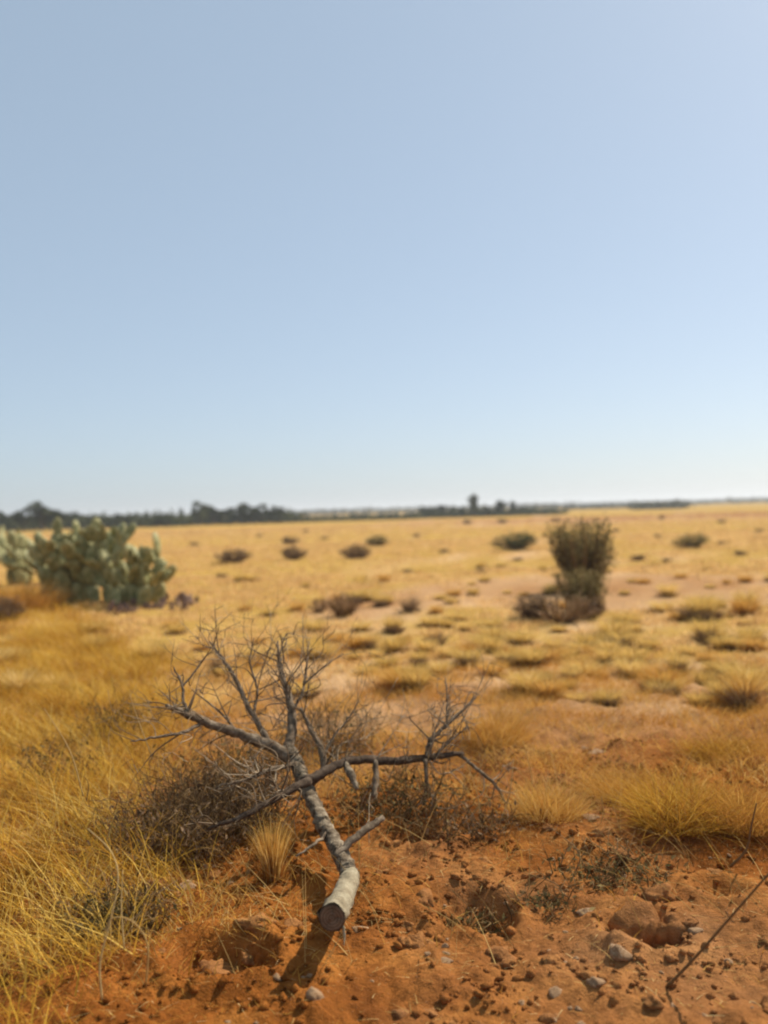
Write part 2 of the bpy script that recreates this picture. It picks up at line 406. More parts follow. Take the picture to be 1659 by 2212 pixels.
def tree(dx, dbase, dtop, wide, v, label, name='field_tree', group=None, dist=None):
    x, y = gp(dx, dbase)
    if dist: v_ = ray(dx, dbase); x, y = v_.x/v_.y*dist, dist
    hgt = max(1.2, CAM_H + (at(dx, dtop, y).z - CAM_H)); wid = wide*mpx(y)
    e = empty(name, (x, y, hz(x, y)), random.random()*6.28); 
    bw = 3.2 if v % 2 else 2.5
    e.scale = (wid/bw, wid/bw, hgt/3.5)
    obj('trunk', TV[v][0], e); obj('crown', TV[v][1], e)
    tag(e, label, 'tree', group); return e
NTH = ['first', 'second', 'third', 'fourth', 'fifth', 'sixth', 'seventh', 'eighth', 'ninth', 'tenth', 'eleventh']
GL = 'trees along the left edge of the field'
tree(90, 1146, 1083, 62, 0, 'tallest dark tree of the left skyline behind the prickly pear', dist=125)
tree(52, 1148, 1098, 40, 1, 'dark tree just left of the tallest tree on the left skyline', dist=128)
tree(128, 1146, 1103, 44, 2, 'rounded dark tree right of the tallest left skyline tree', dist=122)
for i_, (dx, tp, wd) in enumerate(((8, 1104, 36), (30, 1110, 30), (160, 1110, 40), (186, 1114, 36), (212, 1112, 34), (236, 1115, 34),
                                  (262, 1113, 36), (288, 1116, 30), (318, 1105, 18), (340, 1117, 30), (366, 1115, 30))):
    tree(dx, 1143, tp, wd, i_ % 5, NTH[i_] + ' low dark tree from the left edge in the skyline row behind the cactus', group=GL, dist=130+8*random.random())
tree(392, 1137, 1100, 22, 3, 'slim tree at the left end of the second skyline clump', dist=140)
tree(432, 1135, 1084, 42, 1, 'tall dark tree at the left of the second skyline clump', dist=138)
tree(462, 1135, 1092, 40, 0, 'broad dark tree second in the skyline clump left of centre', dist=140)
tree(496, 1134, 1097, 36, 2, 'low dip tree in the middle of the second skyline clump', dist=142)
tree(524, 1133, 1088, 44, 4, 'pointed tree right of the middle of the second skyline clump', dist=140)
tree(562, 1132, 1090, 46, 1, 'large rounded tree towards the right of the second skyline clump', dist=141)
tree(598, 1131, 1093, 40, 0, 'last rounded tree at the right end of the second skyline clump', dist=142)
for i_, (dx, tp, wd) in enumerate(((915, 1093, 26), (935, 1096, 26), (955, 1091, 28), (980, 1095, 26), (1000, 1096, 22))):
    tree(dx, 1119, tp, wd, i_ % 5, NTH[i_] + ' small dark tree from the left in the row left of the lone tree', group='small trees left of the tall lone tree', dist=150+6*random.random())
tree(1023, 1118, 1068, 24, 2, 'tall narrow lone tree standing out on the central skyline', 'lone_tree', dist=150)
for i_, (dx, tp, wd) in enumerate(((1052, 1094, 26), (1082, 1081, 26), (1108, 1083, 28), (1132, 1093, 24))):
    tree(dx, 1116, tp, wd, (i_+1) % 5, NTH[i_] + ' small dark tree to the right of the tall lone tree', group='small trees right of the tall lone tree', dist=150+6*random.random())
tree(1577, 1088, 1074, 9, 3, 'tiny tree on the right skyline, left of the other one', dist=420)
tree(1627, 1088, 1073, 9, 3, 'tiny tree on the right skyline nearest the picture edge', dist=420)

# hedge of scrub along the field edge and the far scrub belt: masses nobody could count
def scrub_mass(name, spans, mat, label, leaf, n):
    P = []
    for (d0, d1, yb0, yb1, top, dist, depth, m) in spans:
        t = R.random(m); dx = d0+(d1-d0)*t
        for q in range(m):
            v = ray(dx[q], yb0+(yb1-yb0)*t[q]); dd = dist+R.random()*depth
            x, y = v.x/v.y*dd, dd
            h_ = top*(.45+.55*abs(float(pn(x/4, y/4, 2)))+.25*R.random())
            k_ = n; p = R.normal(size=(k_, 3))*np.array([top*.55, top*.55, .0]) + np.array([x, y, 0])
            p[:, 2] = hz(x, y)+h_*R.random(k_)**.7
            P.append(p)
    P = np.vstack(P); b_ = MB(); b_.add(*leaves(P, leaf, None, R, .7))
    o = obj(name, b_.mesh(name, mat)); tag(o, label, 'scrub', kind='stuff')
scrub_mass('field_edge_scrub', [(0, 400, 1150, 1138, 2.3, 132, 14, 380), (380, 640, 1136, 1129, 2.0, 140, 12, 240), (620, 910, 1129, 1121, .8, 146, 10, 240),
                               (900, 1215, 1121, 1112, 1.15, 150, 10, 260)], M['green'], 'dark hedge of scrub along the far edge of the field', .5, 14)
scrub_mass('distant_scrub_belt', [(500, 1250, 1110, 1100, 3.2, 420, 160, 300), (1180, 1700, 1095, 1083, 2.2, 430, 220, 300), (1370, 1480, 1100, 1098, 1.3, 210, 25, 70),
                                 (1210, 1370, 1104, 1102, .7, 300, 25, 50)], M['far'], 'grey green belt of scrub near the horizon', 1.2, 12)

# ------------------------------------------------------------------ shrubs on the plain
def make_shrub(seed, mat, nst=26, nl=700, leaf=.045, shape='dome', twmat='twig'):
    """unit shrub: about 1 m tall and 1 m wide"""
    g = np.random.default_rng(seed); st = MB(); P = []
    for q in range(nst):
        a_ = g.random()*2*PI; sp = g.random()**.6
        if shape == 'dome': tip = np.array([math.cos(a_)*.46*sp, math.sin(a_)*.46*sp, .95*math.sqrt(max(.05, 1-.8*sp*sp))*(.75+.3*g.random())])
        else: tip = np.array([math.cos(a_)*.48*sp, math.sin(a_)*.48*sp, .55+.52*g.random()**.7-.12*sp])
        base = np.array([math.cos(a_)*.05, math.sin(a_)*.05, -.03])
        ex = .2 if shape == 'dome' else .28
        mid = base + (tip-base)*.5 + np.array([math.cos(a_)*.08*(1 if shape == 'dome' else .9*sp), math.sin(a_)*.08*(1 if shape == 'dome' else .9*sp), .05])
        V_, T_ = tube([base, mid, tip], [.012, .008, .003], 4, 4, cap0=False); st.add(V_, T_, g.random())
        c_, _ = spline([base, mid, tip], [1, 1, 1], 10)
        k_ = nl//nst; idx = (len(c_)-1)*(ex+(1-ex)*g.random(k_)); i0 = idx.astype(int)
        P.append(c_[np.minimum(i0, len(c_)-1)] + g.normal(size=(k_, 3))*.045)
    P = np.vstack(P); P[:, 2] = np.maximum(P[:, 2], .02)
    cl = np.clip(.5+.5*pn(P[:, 0]*5+seed, P[:, 2]*5+P[:, 1]*3)+.2*g.normal(size=len(P)), 0, 1)
    lf = MB(); lf.add(*leaves(P, leaf, cl, g, .45, .6))
    return st.mesh('stems', M[twmat]), lf.mesh('foliage', mat)
SH = {}
SH['redshrub'] = [make_shrub(300+q, M['redshrub'], 80, 520, .035, 'dome') for q in range(2)]
for nm, shp in (('brown_shrub', 'dome'), ('olive', 'dome'), ('green', 'dome'), ('sage', 'dome')):
    SH[nm] = [make_shrub(90+q*3+len(nm), M[nm], 46, 1700, .065, shp) for q in range(2)]
SH['vase'] = [make_shrub(77+q, M['olive'], 120, 4600, .05, 'vase') for q in range(2)]
def shrub(dx, dbase, wd, hd, kind, label, name='shrub', group=None, cat='shrub', v=None):
    x, y = gp(dx, dbase); s = mpx(y)
    e = empty(name, (x, y, hz(x, y)), random.random()*6.28)
    e.scale = (wd*s*1.25, wd*s*1.25, hd*s*1.08)
    if group: repeat(e, 'tiny low bush', dx, dbase)
    ms = SH[kind][random.randrange(len(SH[kind])) if v is None else v]
    obj('stems', ms[0], e); obj('foliage', ms[1], e); tag(e, label, cat, group); return e
shrub(1258, 1276, 128, 146, 'vase', 'tall upright olive shrub, the tallest on the right of the plain', 'tall_shrub', v=0)
shrub(1258, 1324, 104, 92, 'vase', 'lower olive shrub in front of the tall upright shrub', 'tall_shrub', v=1)
shrub(1150, 1337, 100, 52, 'brown_shrub', 'low grey brown shrub left of the tall upright shrub', 'low_shrub')
shrub(1280, 1336, 66, 50, 'brown_shrub', 'low dark shrub at the foot of the tall upright shrub', 'low_shrub')
shrub(1216, 1343, 150, 62, 'redshrub', 'thin reddish shrub between the two low shrubs under the tall shrub', 'low_shrub')
shrub(1115, 1188, 92, 42, 'green', 'dark green rounded shrub left of the tall upright shrub', 'dark_shrub')
shrub(1494, 1182, 72, 34, 'olive', 'olive brown shrub alone on the plain at right', 'dark_shrub')
shrub(505, 1216, 76, 30, 'brown_shrub', 'low brown shrub on the plain nearest the prickly pear', 'dark_shrub')
shrub(627, 1176, 42, 18, 'brown_shrub', 'small flat shrub behind the round brown one left of centre', 'dark_shrub')
shrub(632, 1209, 60, 32, 'brown_shrub', 'round brown shrub left of centre with a smaller one behind', 'dark_shrub')
shrub(770, 1207, 66, 34, 'brown_shrub', 'brown shrub at the centre of the plain, nearer of a pair', 'dark_shrub')
shrub(816, 1180, 54, 26, 'olive', 'dark olive shrub at the centre of the plain, farther of a pair', 'dark_shrub')
shrub(1378, 1212, 36, 14, 'brown_shrub', 'small faint shrub right of the tall upright shrub', 'dark_shrub')
for dx, dy, wd, hd in ((1180, 1160, 18, 6), (900, 1160, 22, 7), (700, 1165, 18, 6), (420, 1180, 24, 9), (560, 1160, 16, 6), (1330, 1150, 20, 8), (1420, 1160, 18, 6), (1600, 1200, 30, 12), (1560, 1175, 22, 8), (1440, 1215, 26, 8), (880, 1235, 30, 9), (1040, 1240, 26, 8), (480, 1250, 30, 10), (1640, 1150, 20, 8), (1008, 1132, 24, 10), (1085, 1130, 30, 10), (1200, 1128, 26, 9), (1430, 1122, 14, 9), (1560, 1130, 20, 8), (960, 1195, 26, 8), (1120, 1212, 26, 8), (660, 1150, 16, 6)):
    shrub(dx, dy, wd, hd, 'brown_shrub', 'tiny low brown bush dotted on the far plain', 'dark_shrub', 'tiny bushes on the far plain')
shrub(742, 1330, 90, 56, 'redshrub', 'pinkish dry shrub on bare soil near the centre', 'dry_shrub')
shrub(690, 1322, 50, 34, 'redshrub', 'small pinkish dry shrub left of the larger pinkish one', 'dry_shrub')
shrub(10, 1345, 90, 60, 'brown_shrub', 'dark dry bush cut by the left edge of the picture', 'dry_shrub')

# ------------------------------------------------------------------ prickly pear
def pad_mesh(seed, mat):
    g = np.random.default_rng(seed); V_ = IV2.copy()
    z = (V_[:, 2]+1)/2
    wdt = .235*np.sqrt(np.clip(1-(2*z-1)**2, 0, 1))*(.78+.44*z) + .02
    ang = np.arctan2(V_[:, 1], V_[:, 0]); rr = np.hypot(V_[:, 0], V_[:, 1]); rr = rr/np.maximum(rr.max(), 1e-6)
    th = .045*np.sqrt(np.clip(1-(2*z-1)**2, 0, 1))+.008
    X = np.cos(ang)*wdt*(rr > 0); Y = np.sin(ang)*th*(rr > 0) + .06*(z-.5)**2*g.normal() + .015*X*g.normal()
    return mesh_np('pad', np.stack([X, Y, z], 1), IT2, mat, None, True)
PADS = [pad_mesh(q, M['pad']) for q in range(4)]; DRY = [pad_mesh(q+9, M['paddry']) for q in range(2)]
def cactus(base, stems, depth, label, L=.34, name='prickly_pear', seed=1, maxpads=110):
    g = random.Random(seed); e = empty(name, base)
    cnt = [0]
    def grow(M0, L_, lev, dry=False):
        if cnt[0] >= maxpads: return
        cnt[0] += 1
        o = obj('pad', g.choice(DRY) if dry else g.choice(PADS), e)
        o.matrix_local = M0 @ Matrix.Diagonal((L_, L_, L_, 1))
        if lev <= 0: return
        nk = g.choice((1, 2, 2, 3)) if lev > 1 else g.choice((0, 1, 2))
        for q in range(nk):
            th = (q-(nk-1)/2)*g.uniform(.6, .9)+g.uniform(-.2, .2)
            px = .24*math.sin(th)*L_; pz = (.62+.36*math.cos(th))*L_
            Mk = M0 @ Matrix.Translation((px, 0, pz)) @ Matrix.Rotation(th*.8, 4, 'Y') @ Matrix.Rotation(g.uniform(-.9, .9), 4, 'Z') @ Matrix.Rotation(g.uniform(-.5, .5), 4, 'X')
            # keep pads off the soil
            tip = Mk @ Vector((0, 0, L_*.9))
            if tip.z < .12: continue
            grow(Mk, L_*g.uniform(.82, 1.02), lev-1)
    for (x, y, rz, tilt, lev, dry) in stems:
        M0 = Matrix.Translation((x, y, -.04)) @ Matrix.Rotation(rz, 4, 'Z') @ Matrix.Rotation(tilt, 4, 'Y') @ Matrix.Rotation(g.uniform(-.3, .3), 4, 'X')
        grow(M0, L*g.uniform(.9, 1.1), lev, dry)
    tag(e, label, 'cactus'); return e
bx_, by_ = gp(296, 1304)
g_ = random.Random(4)
stems = []
for q in range(30):
    t = q/29; stems.append((-1.75+2.1*t+g_.uniform(-.1, .1), .9-1.1*t+g_.uniform(-.35, .35), g_.uniform(-.7, .7), g_.uniform(-.35, .35)+(.2 if t > .8 else 0), 3 if t < .6 else 2, False))
stems += [(-.2, -.55, -.4, -.3, 1, False), (.2, -.6, .6, .3, 2, False)]
g_.shuffle(stems)
cactus((bx_, by_, hz(bx_, by_)), stems, 3, 'large grey green prickly pear clump with upright pads at left', .42, seed=5, maxpads=320)
bx2, by2 = gp(330, 1305); 
cactus((bx2, by2, hz(bx2, by2)), [(g_.uniform(-.6, .75), g_.uniform(-1.3, .9), g_.uniform(-3, 3), g_.choice((-1, 1))*g_.uniform(.4, 1.45), 0, True) for q in range(60)], 0,
       'heap of withered brownish prickly pear pads beside the cactus', .25, 'fallen_cactus_pads', 8)
bx3, by3 = gp(122, 1262)
cactus((bx3, by3, hz(bx3, by3)), [(g_.uniform(-1.1, .9), g_.uniform(-.6, .6), g_.uniform(-1, 1), g_.uniform(-.4, .4), 2, False) for q in range(12)], 2,
       'smaller prickly pear behind the left end of the large clump', .46, seed=9, maxpads=80)
bx4, by4 = gp(2, 1215)
cactus((bx4, by4, hz(bx4, by4)), [(g_.uniform(-.9, .9), g_.uniform(-.6, .6), g_.uniform(-1, 1), g_.uniform(-.3, .3), 2, False) for q in range(6)], 2,
       'prickly pear cut by the left edge of the picture', .45, seed=13, maxpads=40)

# ------------------------------------------------------------------ tussocks
def make_tussock(seed, mat, nb=330, spread=.36, w_=.03):
    """unit tussock: about 1 wide, 1 tall"""
    g = np.random.default_rng(seed)
    a_ = g.random(nb)*2*PI; s_ = g.random(nb)**.7
    P = np.stack([np.cos(a_)*.16*s_, np.sin(a_)*.16*s_, np.full(nb, -.04)], 1)
    L_ = np.stack([np.cos(a_)*spread*s_*1.1, np.sin(a_)*spread*s_*1.1, np.full(nb, .9)], 1)+g.normal(size=(nb, 3))*.12
    b_ = MB(); b_.add(*blades(P, .74+.34*g.random(nb), w_*.85, L_, .52, 3, np.clip(.68+.2*g.normal(size=nb), 0, 1), g))
    n2 = int(nb*.55); a_ = g.random(n2)*2*PI; s_ = g.random(n2)**.6          # short brown blades painting in the self-shade at the tussock's heart
    P = np.stack([np.cos(a_)*.30*s_, np.sin(a_)*.30*s_, np.full(n2, -.04)], 1)*np.array([1.25, 1.25, 1])
    L_ = np.stack([np.cos(a_)*.7*s_, np.sin(a_)*.7*s_, np.full(n2, .6)], 1)+g.normal(size=(n2, 3))*.2
    b_.add(*blades(P, .3+.25*g.random(n2), w_*1.3, L_, .4, 2, np.clip(.06+.08*g.normal(size=n2), 0, .25), g))
    return b_.mesh('tussock', mat)
TU = {'y': [make_tussock(q, M['tussock']) for q in range(4)], 'o': [make_tussock(q+10, M['orange']) for q in range(3)],
      'd': [make_tussock(q+20, M['brown_shrub'], 200) for q in range(3)], 'g': [make_tussock(q+30, M['gold'], 320, .6, .016) for q in range(3)]}
def make_clump(seed, mat, nb=1500):
    g = np.random.default_rng(seed); a_ = g.random(nb)*2*PI; s_ = g.random(nb)**.55*.42
    P = np.stack([np.cos(a_)*s_, np.sin(a_)*s_, np.full(nb, -.04)], 1)
    L_ = np.stack([np.cos(a_)*s_*.8, np.sin(a_)*s_*.8, np.full(nb, .75)], 1)+g.normal(size=(nb, 3))*.32
    b_ = MB(); b_.add(*blades(P, (.35+.6*g.random(nb))*(1.05-.9*s_), .010, L_, .5, 3, np.clip(.5+.22*g.normal(size=nb), 0, 1), g))
    return b_.mesh('grass_clump', mat)
TU['O'] = [make_clump(60+q, M['orange']) for q in range(3)]; TU['G'] = [make_clump(70+q, M['gold']) for q in range(2)]
def tussock(dx, dbase, wd, hd, kind, label, group=None, name='grass_tussock'):
    x, y = gp(dx, dbase); s = mpx(y)
    o = obj(name, random.choice(TU[kind]), None, (x, y, hz(x, y)), (0, 0, random.random()*6.28), (wd*s*(.85 if kind in 'yod' else 1), wd*s*(.85 if kind in 'yod' else 1), hd*s*(1.25 if kind in 'yod' else 1)))
    tag(o, label, 'grass tussock', group)
    if group: repeat(o, 'straw yellow tussock' if group == GT else 'dark brown tuft' if kind == 'd' else 'small russet tuft', dx, dbase)
    return o
tussock(1516, 1336, 112, 62, 'y', 'broad domed yellow tussock with dark base, largest at the right of the plain')
tussock(1482, 1340, 44, 34, 'd', 'small dark tuft tucked in the left side of the broad domed tussock')
tussock(1612, 1322, 60, 52, 'y', 'round yellow tussock nearest the right edge beside the broad domed one')
tussock(1524, 1384, 78, 62, 'y', 'yellow tussock with dark base in front of the broad domed one')
tussock(1342, 1390, 96, 40, 'y', 'low wide tussock with reddish base below the tall upright shrub')
tussock(1465, 1452, 64, 56, 'y', 'dark based tussock in the middle of the right plain')
tussock(1612, 1524, 104, 88, 'o', 'brown dark tussock at the right edge, nearest and darkest of the plain')
tussock(1604, 1528, 96, 74, 'd', 'dark tuft at the left foot of the brown tussock at the right edge')
tussock(945, 1394, 64, 32, 'd', 'greyish purple tussock in the pale middle of the plain')
tussock(885, 1326, 58, 40, 'd', 'dark grey tussock on pale straw near the centre')
tussock(466, 1462, 44, 52, 'd', 'small dark tussock seen between the upper twigs of the fallen branch')
GT = 'yellow tussocks on the middle plain'; GO = 'brownish tufts on the middle plain'
for dx, dy, wd, hd in ((850, 1366, 56, 42), (800, 1402, 54, 42), (825, 1312, 46, 34), (770, 1300, 66, 34), (1010, 1446, 84, 44), (1095, 1444, 70, 40), (1172, 1478, 60, 36),
                       (1310, 1436, 60, 40), (1360, 1456, 90, 50), (1424, 1500, 70, 46), (1316, 1520, 70, 42), (1232, 1470, 56, 34), (1430, 1320, 70, 30), (1590, 1400, 60, 32),
                       (1560, 1456, 90, 46), (1400, 1400, 60, 30), (1250, 1410, 70, 30), (1130, 1392, 70, 28), (985, 1340, 60, 22), (1060, 1352, 70, 24), (905, 1440, 50, 34),
                       (1150, 1440, 80, 40), (1260, 1460, 90, 46), (1520, 1476, 60, 44), (1040, 1400, 60, 30), (930, 1352, 60, 26)):
    tussock(dx, dy, wd, hd, 'y', 'straw yellow grass tussock on the middle of the plain', GT)
for dx, dy, wd, hd in ((300, 1446, 40, 26), (332, 1436, 36, 24), (365, 1430, 34, 24), (400, 1424, 26, 18), (980, 1288, 44, 16), (1180, 1476, 50, 30), (1346, 1380, 50, 26),
                       (640, 1420, 46, 30), (560, 1392, 40, 24), (1390, 1262, 40, 14), (1610, 1258, 36, 18), (1470, 1250, 40, 14), (1010, 1426, 50, 36), (1100, 1430, 44, 34)):
    tussock(dx, dy, wd, hd, 'o', 'small russet grass tuft dotted on the middle of the plain', GO)
for dx, dy, wd, hd in ((850, 1369, 40, 26), (800, 1405, 44, 28), (825, 1315, 36, 22), (770, 1303, 50, 24), (1010, 1450, 60, 32), (1095, 1448, 52, 28), (1176, 1482, 60, 28), (1340, 1394, 62, 28),
                       (1465, 1456, 48, 40), (1430, 1505, 70, 30), (908, 1444, 44, 26), (1524, 1389, 54, 40), (1612, 1327, 40, 26), (1520, 1341, 60, 28), (1320, 1524, 52, 26), (1560, 1459, 50, 26), (1232, 1474, 40, 22)):
    tussock(dx, dy, wd, hd, 'd', 'dark brown tuft', 'dark tufts at the feet of the tussocks')
nT = 0
while nT < 150:
    dx = random.uniform(-60, 1720); dy = random.uniform(1215, 1520)
    if dx < 420 and dy < 1350: continue
    x, y = gp(dx, dy)
    if dx < 760 and random.random() < .6: continue
    s = mpx(y); wm = random.triangular(.13, .42, .20); hm = wm*random.uniform(.55, .95)
    nT += 1
    kd = random.choice('yyyyo')
    o = obj('grass_tussock', random.choice(TU[kd]), None, (x, y, hz(x, y)), (0, 0, random.random()*6.28), (wm, wm, hm))
    tag(o, 'straw yellow grass tussock on the middle of the plain' if kd == 'y' else 'small russet grass tuft dotted on the middle of the plain', 'grass tussock', GT if kd == 'y' else GO); repeat(o, 'straw yellow tussock' if kd == 'y' else 'small russet tuft', dx, dy)

# foreground clumps
tussock(590, 1905, 90, 150, 'o', 'thin russet grass tuft left of the fallen trunk', name='grass_clump')
tussock(55, 1318, 150, 130, 'O', 'feathery brown grass clump at the left edge before the prickly pear', name='grass_clump')
tussock(1185, 1775, 150, 150, 'O', 'russet grass clump right of the fallen branch', name='grass_clump')
tussock(1470, 1792, 230, 165, 'G', 'big golden grass clump on the right foreground', name='grass_clump')
tussock(1600, 1800, 190, 150, 'O', 'brown grass clump at the right edge beside the golden one', name='grass_clump')
tussock(1070, 1600, 150, 140, 'O', 'orange grass clump behind the right end of the branch', name='grass_clump')
tussock(1330, 1720, 150, 110, 'O', 'low russet clump left of the big golden clump', name='grass_clump')
tussock(1560, 1640, 150, 90, 'G', 'pale golden tuft behind the big golden clump', name='grass_clump')

# ------------------------------------------------------------------ fallen branch
fb = empty('fallen_branch', at(748, 1915, 3.45))
fb.location.z = hz(fb.location.x, fb.location.y)
bpy.context.view_layer.update()
FI = Matrix.Translation(-fb.location)
def fpart(name, V_, T_, mat, parent=None, smooth=True, tint=.5):
    V_ = np.asarray(V_) - np.array(fb.location)
    o = obj(name, mesh_np(name, V_, T_, mat, np.broadcast_to(tint, (len(V_),)), smooth), parent or fb); return o
def px2r(d, wd): return wd*mpx(d)/2
tr = [(757, 1893, 3.48, 40), (748, 1868, 3.58, 36), (727, 1828, 3.72, 32), (703, 1788, 3.88, 30), (682, 1745, 4.04, 29), (663, 1705, 4.18, 29), (648, 1668, 4.28, 29), (634, 1640, 4.36, 31), (622, 1618, 4.42, 25)]
tp = [at(a_, b_, c_) for a_, b_, c_, _ in tr]; trd = [px2r(c_, w_) for _, _, c_, w_ in tr]
V_, T_ = tube(tp, trd, 18, 10, .36, jitter=.004); trunk = fpart('trunk', V_, T_, M['bark'])
se = [(717, 1983, 3.00, 60), (734, 1950, 3.16, 53), (750, 1915, 3.37, 45), (757, 1893, 3.48, 40)]
V_, T_ = tube([at(a_, b_, c_) for a_, b_, c_, _ in se], [px2r(c_, w_) for _, _, c_, w_ in se], 18, 8, .26, cap0=False)
fpart('stripped_end', V_, T_, M['barewood'])['label'] = 'pale barkless end of the trunk'
# sawn face: slightly domed disc closing the end
e0, e1 = at(717, 1983, 3.00), at(734, 1950, 3.16); ax = (e0-e1).normalized(); rr0 = px2r(3.00, 60)*.99
u_ = ax.cross(Vector((0, 0, 1))).normalized(); v_ = ax.cross(u_)
Vc = [tuple(e0+ax*.003)]; Tc = []; tnt = [.2]; NR, NS = 9, 22
for ring in range(1, NR+1):
    for k_ in range(NS):
        a_ = k_/NS*2*PI; crack = -.006 if k_ in (3, 11, 16) and 2 < ring < 8 else 0
        j_ = .002*random.random()+crack if ring < NR else -.005
        Vc.append(tuple(e0+ax*j_+(u_*math.cos(a_)+v_*math.sin(a_))*rr0*ring/NR*(1+.03*random.uniform(-1, 1)*(ring < NR)))); tnt.append((.85 if ring % 2 else .25) if ring < NR else .05)
for k_ in range(NS):
    k2 = (k_+1) % NS; Tc.append((0, 1+k_, 1+k2))
    for r_ in range(NR-1):
        b_ = 1+r_*NS; Tc += [(b_+k_, b_+NS+k_, b_+NS+k2), (b_+k_, b_+NS+k2, b_+k2)]
fpart('cut_face', np.array(Vc), np.array(Tc), M['cutwood'], smooth=False, tint=np.array(tnt))['label'] = 'dark sawn end of the trunk'
V_, T_ = tube([at(741, 2000, 3.0), at(744, 2022, 2.99), at(743, 2044, 2.97)], [.006, .004, .001], 5, 4); fpart('splinter', V_, T_, M['barewood'])

def branch(pts, name='branch', parent=None, mat='thinbark', sides=8, twigs=0, tl=.22, seed=0, rough=.18):
    P_ = [at(a_, b_, c_) for a_, b_, c_, _ in pts]; r_ = [px2r(c_, w_)for _, _, c_, w_ in pts]
    V_, T_ = tube(P_, r_, sides, 6, rough, jitter=.002); o = fpart(name, V_, T_, M[mat], parent)
    if twigs:
        twigs = int(twigs*1.9); g = np.random.default_rng(seed); c_, rr = spline(P_, r_, 8); b_ = MB()
        for q in range(twigs):
            i0 = int(len(c_)*(.15+.85*g.random()))-1; p0 = c_[i0]; t_ = c_[min(i0+1, len(c_)-1)]-c_[max(i0-1, 0)]; t_ /= np.linalg.norm(t_)+1e-9
            dr = t_*.7+g.normal(size=3)*.55+np.array([0, .05, .35]); dr /= np.linalg.norm(dr); ln = tl*(.4+.8*g.random())
            kn = p0+dr*ln*.5+g.normal(size=3)*.025; p1 = p0+dr*ln+g.normal(size=3)*.04
            r0 = min(rr[i0]*.5, .0015+.0035*g.random())
            b_.add(*tube([p0, kn, p1], [r0, r0*.7, .0012], 4, 4, cap0=False), g.random())
            for z_ in range(g.integers(2, 6)):
                d2 = dr*.6+g.normal(size=3)*.6; d2 /= np.linalg.norm(d2); p2 = kn+(p1-kn)*g.random(); l2 = ln*(.25+.4*g.random())
                b_.add(*tube([p2, p2+d2*l2*.5+g.normal(size=3)*.012, p2+d2*l2], [r0*.5, r0*.4, .0008], 3, 3, cap0=False), g.random())
        Vb = np.vstack(b_.V)-np.array(fb.location)
        # twigs hang on their branch
        tw = obj('twigs', mesh_np('twigs', Vb, np.vstack(b_.T), M['deadtwig'], np.concatenate(b_.C), True), o if parent is None else parent); tw['kind'] = 'stuff'
    return o
b1 = branch([(632, 1640, 4.37, 30), (585, 1612, 4.40, 27), (535, 1592, 4.40, 22), (490, 1576, 4.38, 20), (445, 1560, 4.34, 18), (405, 1544, 4.30, 15), (358, 1523, 4.26, 7)], twigs=12, seed=1, sides=10)
branch([(438, 1560, 4.34, 9), (400, 1580, 4.22, 8), (345, 1592, 4.12, 6), (282, 1601, 4.02, 3)], 'twig', b1, twigs=4, seed=2)
branch([(412, 1547, 4.30, 8), (395, 1512, 4.34, 7), (394, 1482, 4.38, 6), (376, 1442, 4.44, 3)], 'twig', b1, twigs=4, seed=3)
branch([(394, 1484, 4.38, 5), (428, 1440, 4.45, 4), (466, 1392, 4.52, 2)], 'twig', b1, twigs=3, seed=4)
branch([(520, 1588, 4.40, 6), (470, 1535, 4.48, 5), (415, 1490, 4.55, 2)], 'twig', b1, twigs=2, seed=14)
b2 = branch([(585, 1612, 4.42, 16), (556, 1562, 4.50, 13), (530, 1512, 4.58, 11), (506, 1462, 4.66, 9), (482, 1424, 4.72, 7), (452, 1386, 4.78, 3)], twigs=16, tl=.2, seed=5)
branch([(548, 1545, 4.53, 6), (556, 1490, 4.62, 5), (540, 1430, 4.72, 4), (548, 1378, 4.8, 2)], 'twig', b2, twigs=6, seed=6)
b3 = branch([(621, 1622, 4.42, 26), (631, 1572, 4.52, 21), (627, 1518, 4.62, 17), (612, 1470, 4.70, 13), (603, 1430, 4.78, 10), (600, 1385, 4.86, 4)], twigs=18, tl=.22, seed=7, sides=10)
branch([(628, 1535, 4.60, 8), (652, 1498, 4.68, 6), (661, 1448, 4.76, 5), (668, 1385, 4.86, 2)], 'twig', b3, twigs=8, seed=8)
branch([(655, 1480, 4.7, 5), (700, 1440, 4.8, 4), (742, 1412, 4.88, 2)], 'twig', b3, twigs=4, seed=21)
b4 = branch([(672, 1690, 4.24, 22), (700, 1660, 4.34, 17), (692, 1615, 4.42, 14), (668, 1570, 4.5, 10), (650, 1530, 4.56, 6)], twigs=12, seed=9)
branch([(697, 1635, 4.4, 7), (722, 1590, 4.46, 5), (752, 1552, 4.52, 4), (776, 1515, 4.58, 2)], 'twig', b4, twigs=6, seed=10)
b5 = branch([(655, 1690, 4.12, 22), (700, 1668, 4.20, 22), (738, 1648, 4.30, 19), (790, 1640, 4.40, 18), (850, 1643, 4.50, 17), (905, 1637, 4.58, 16), (955, 1632, 4.64, 13), (1000, 1628, 4.7, 9)], mat='darkbark', twigs=14, seed=11, sides=10)
branch([(925, 1636, 4.6, 16), (927, 1612, 4.62, 15), (935, 1595, 4.64, 11), (960, 1570, 4.68, 8), (988, 1545, 4.74, 7), (1026, 1508, 4.82, 4)], 'twig', b5, twigs=14, seed=12, tl=.2)
branch([(965, 1570, 4.7, 5), (966, 1520, 4.78, 4), (962, 1465, 4.86, 2)], 'twig', b5, twigs=6, seed=13, tl=.14)
branch([(940, 1632, 4.62, 7), (975, 1598, 4.68, 6), (1010, 1568, 4.74, 3)], 'twig', b5, twigs=5, seed=15, tl=.14)
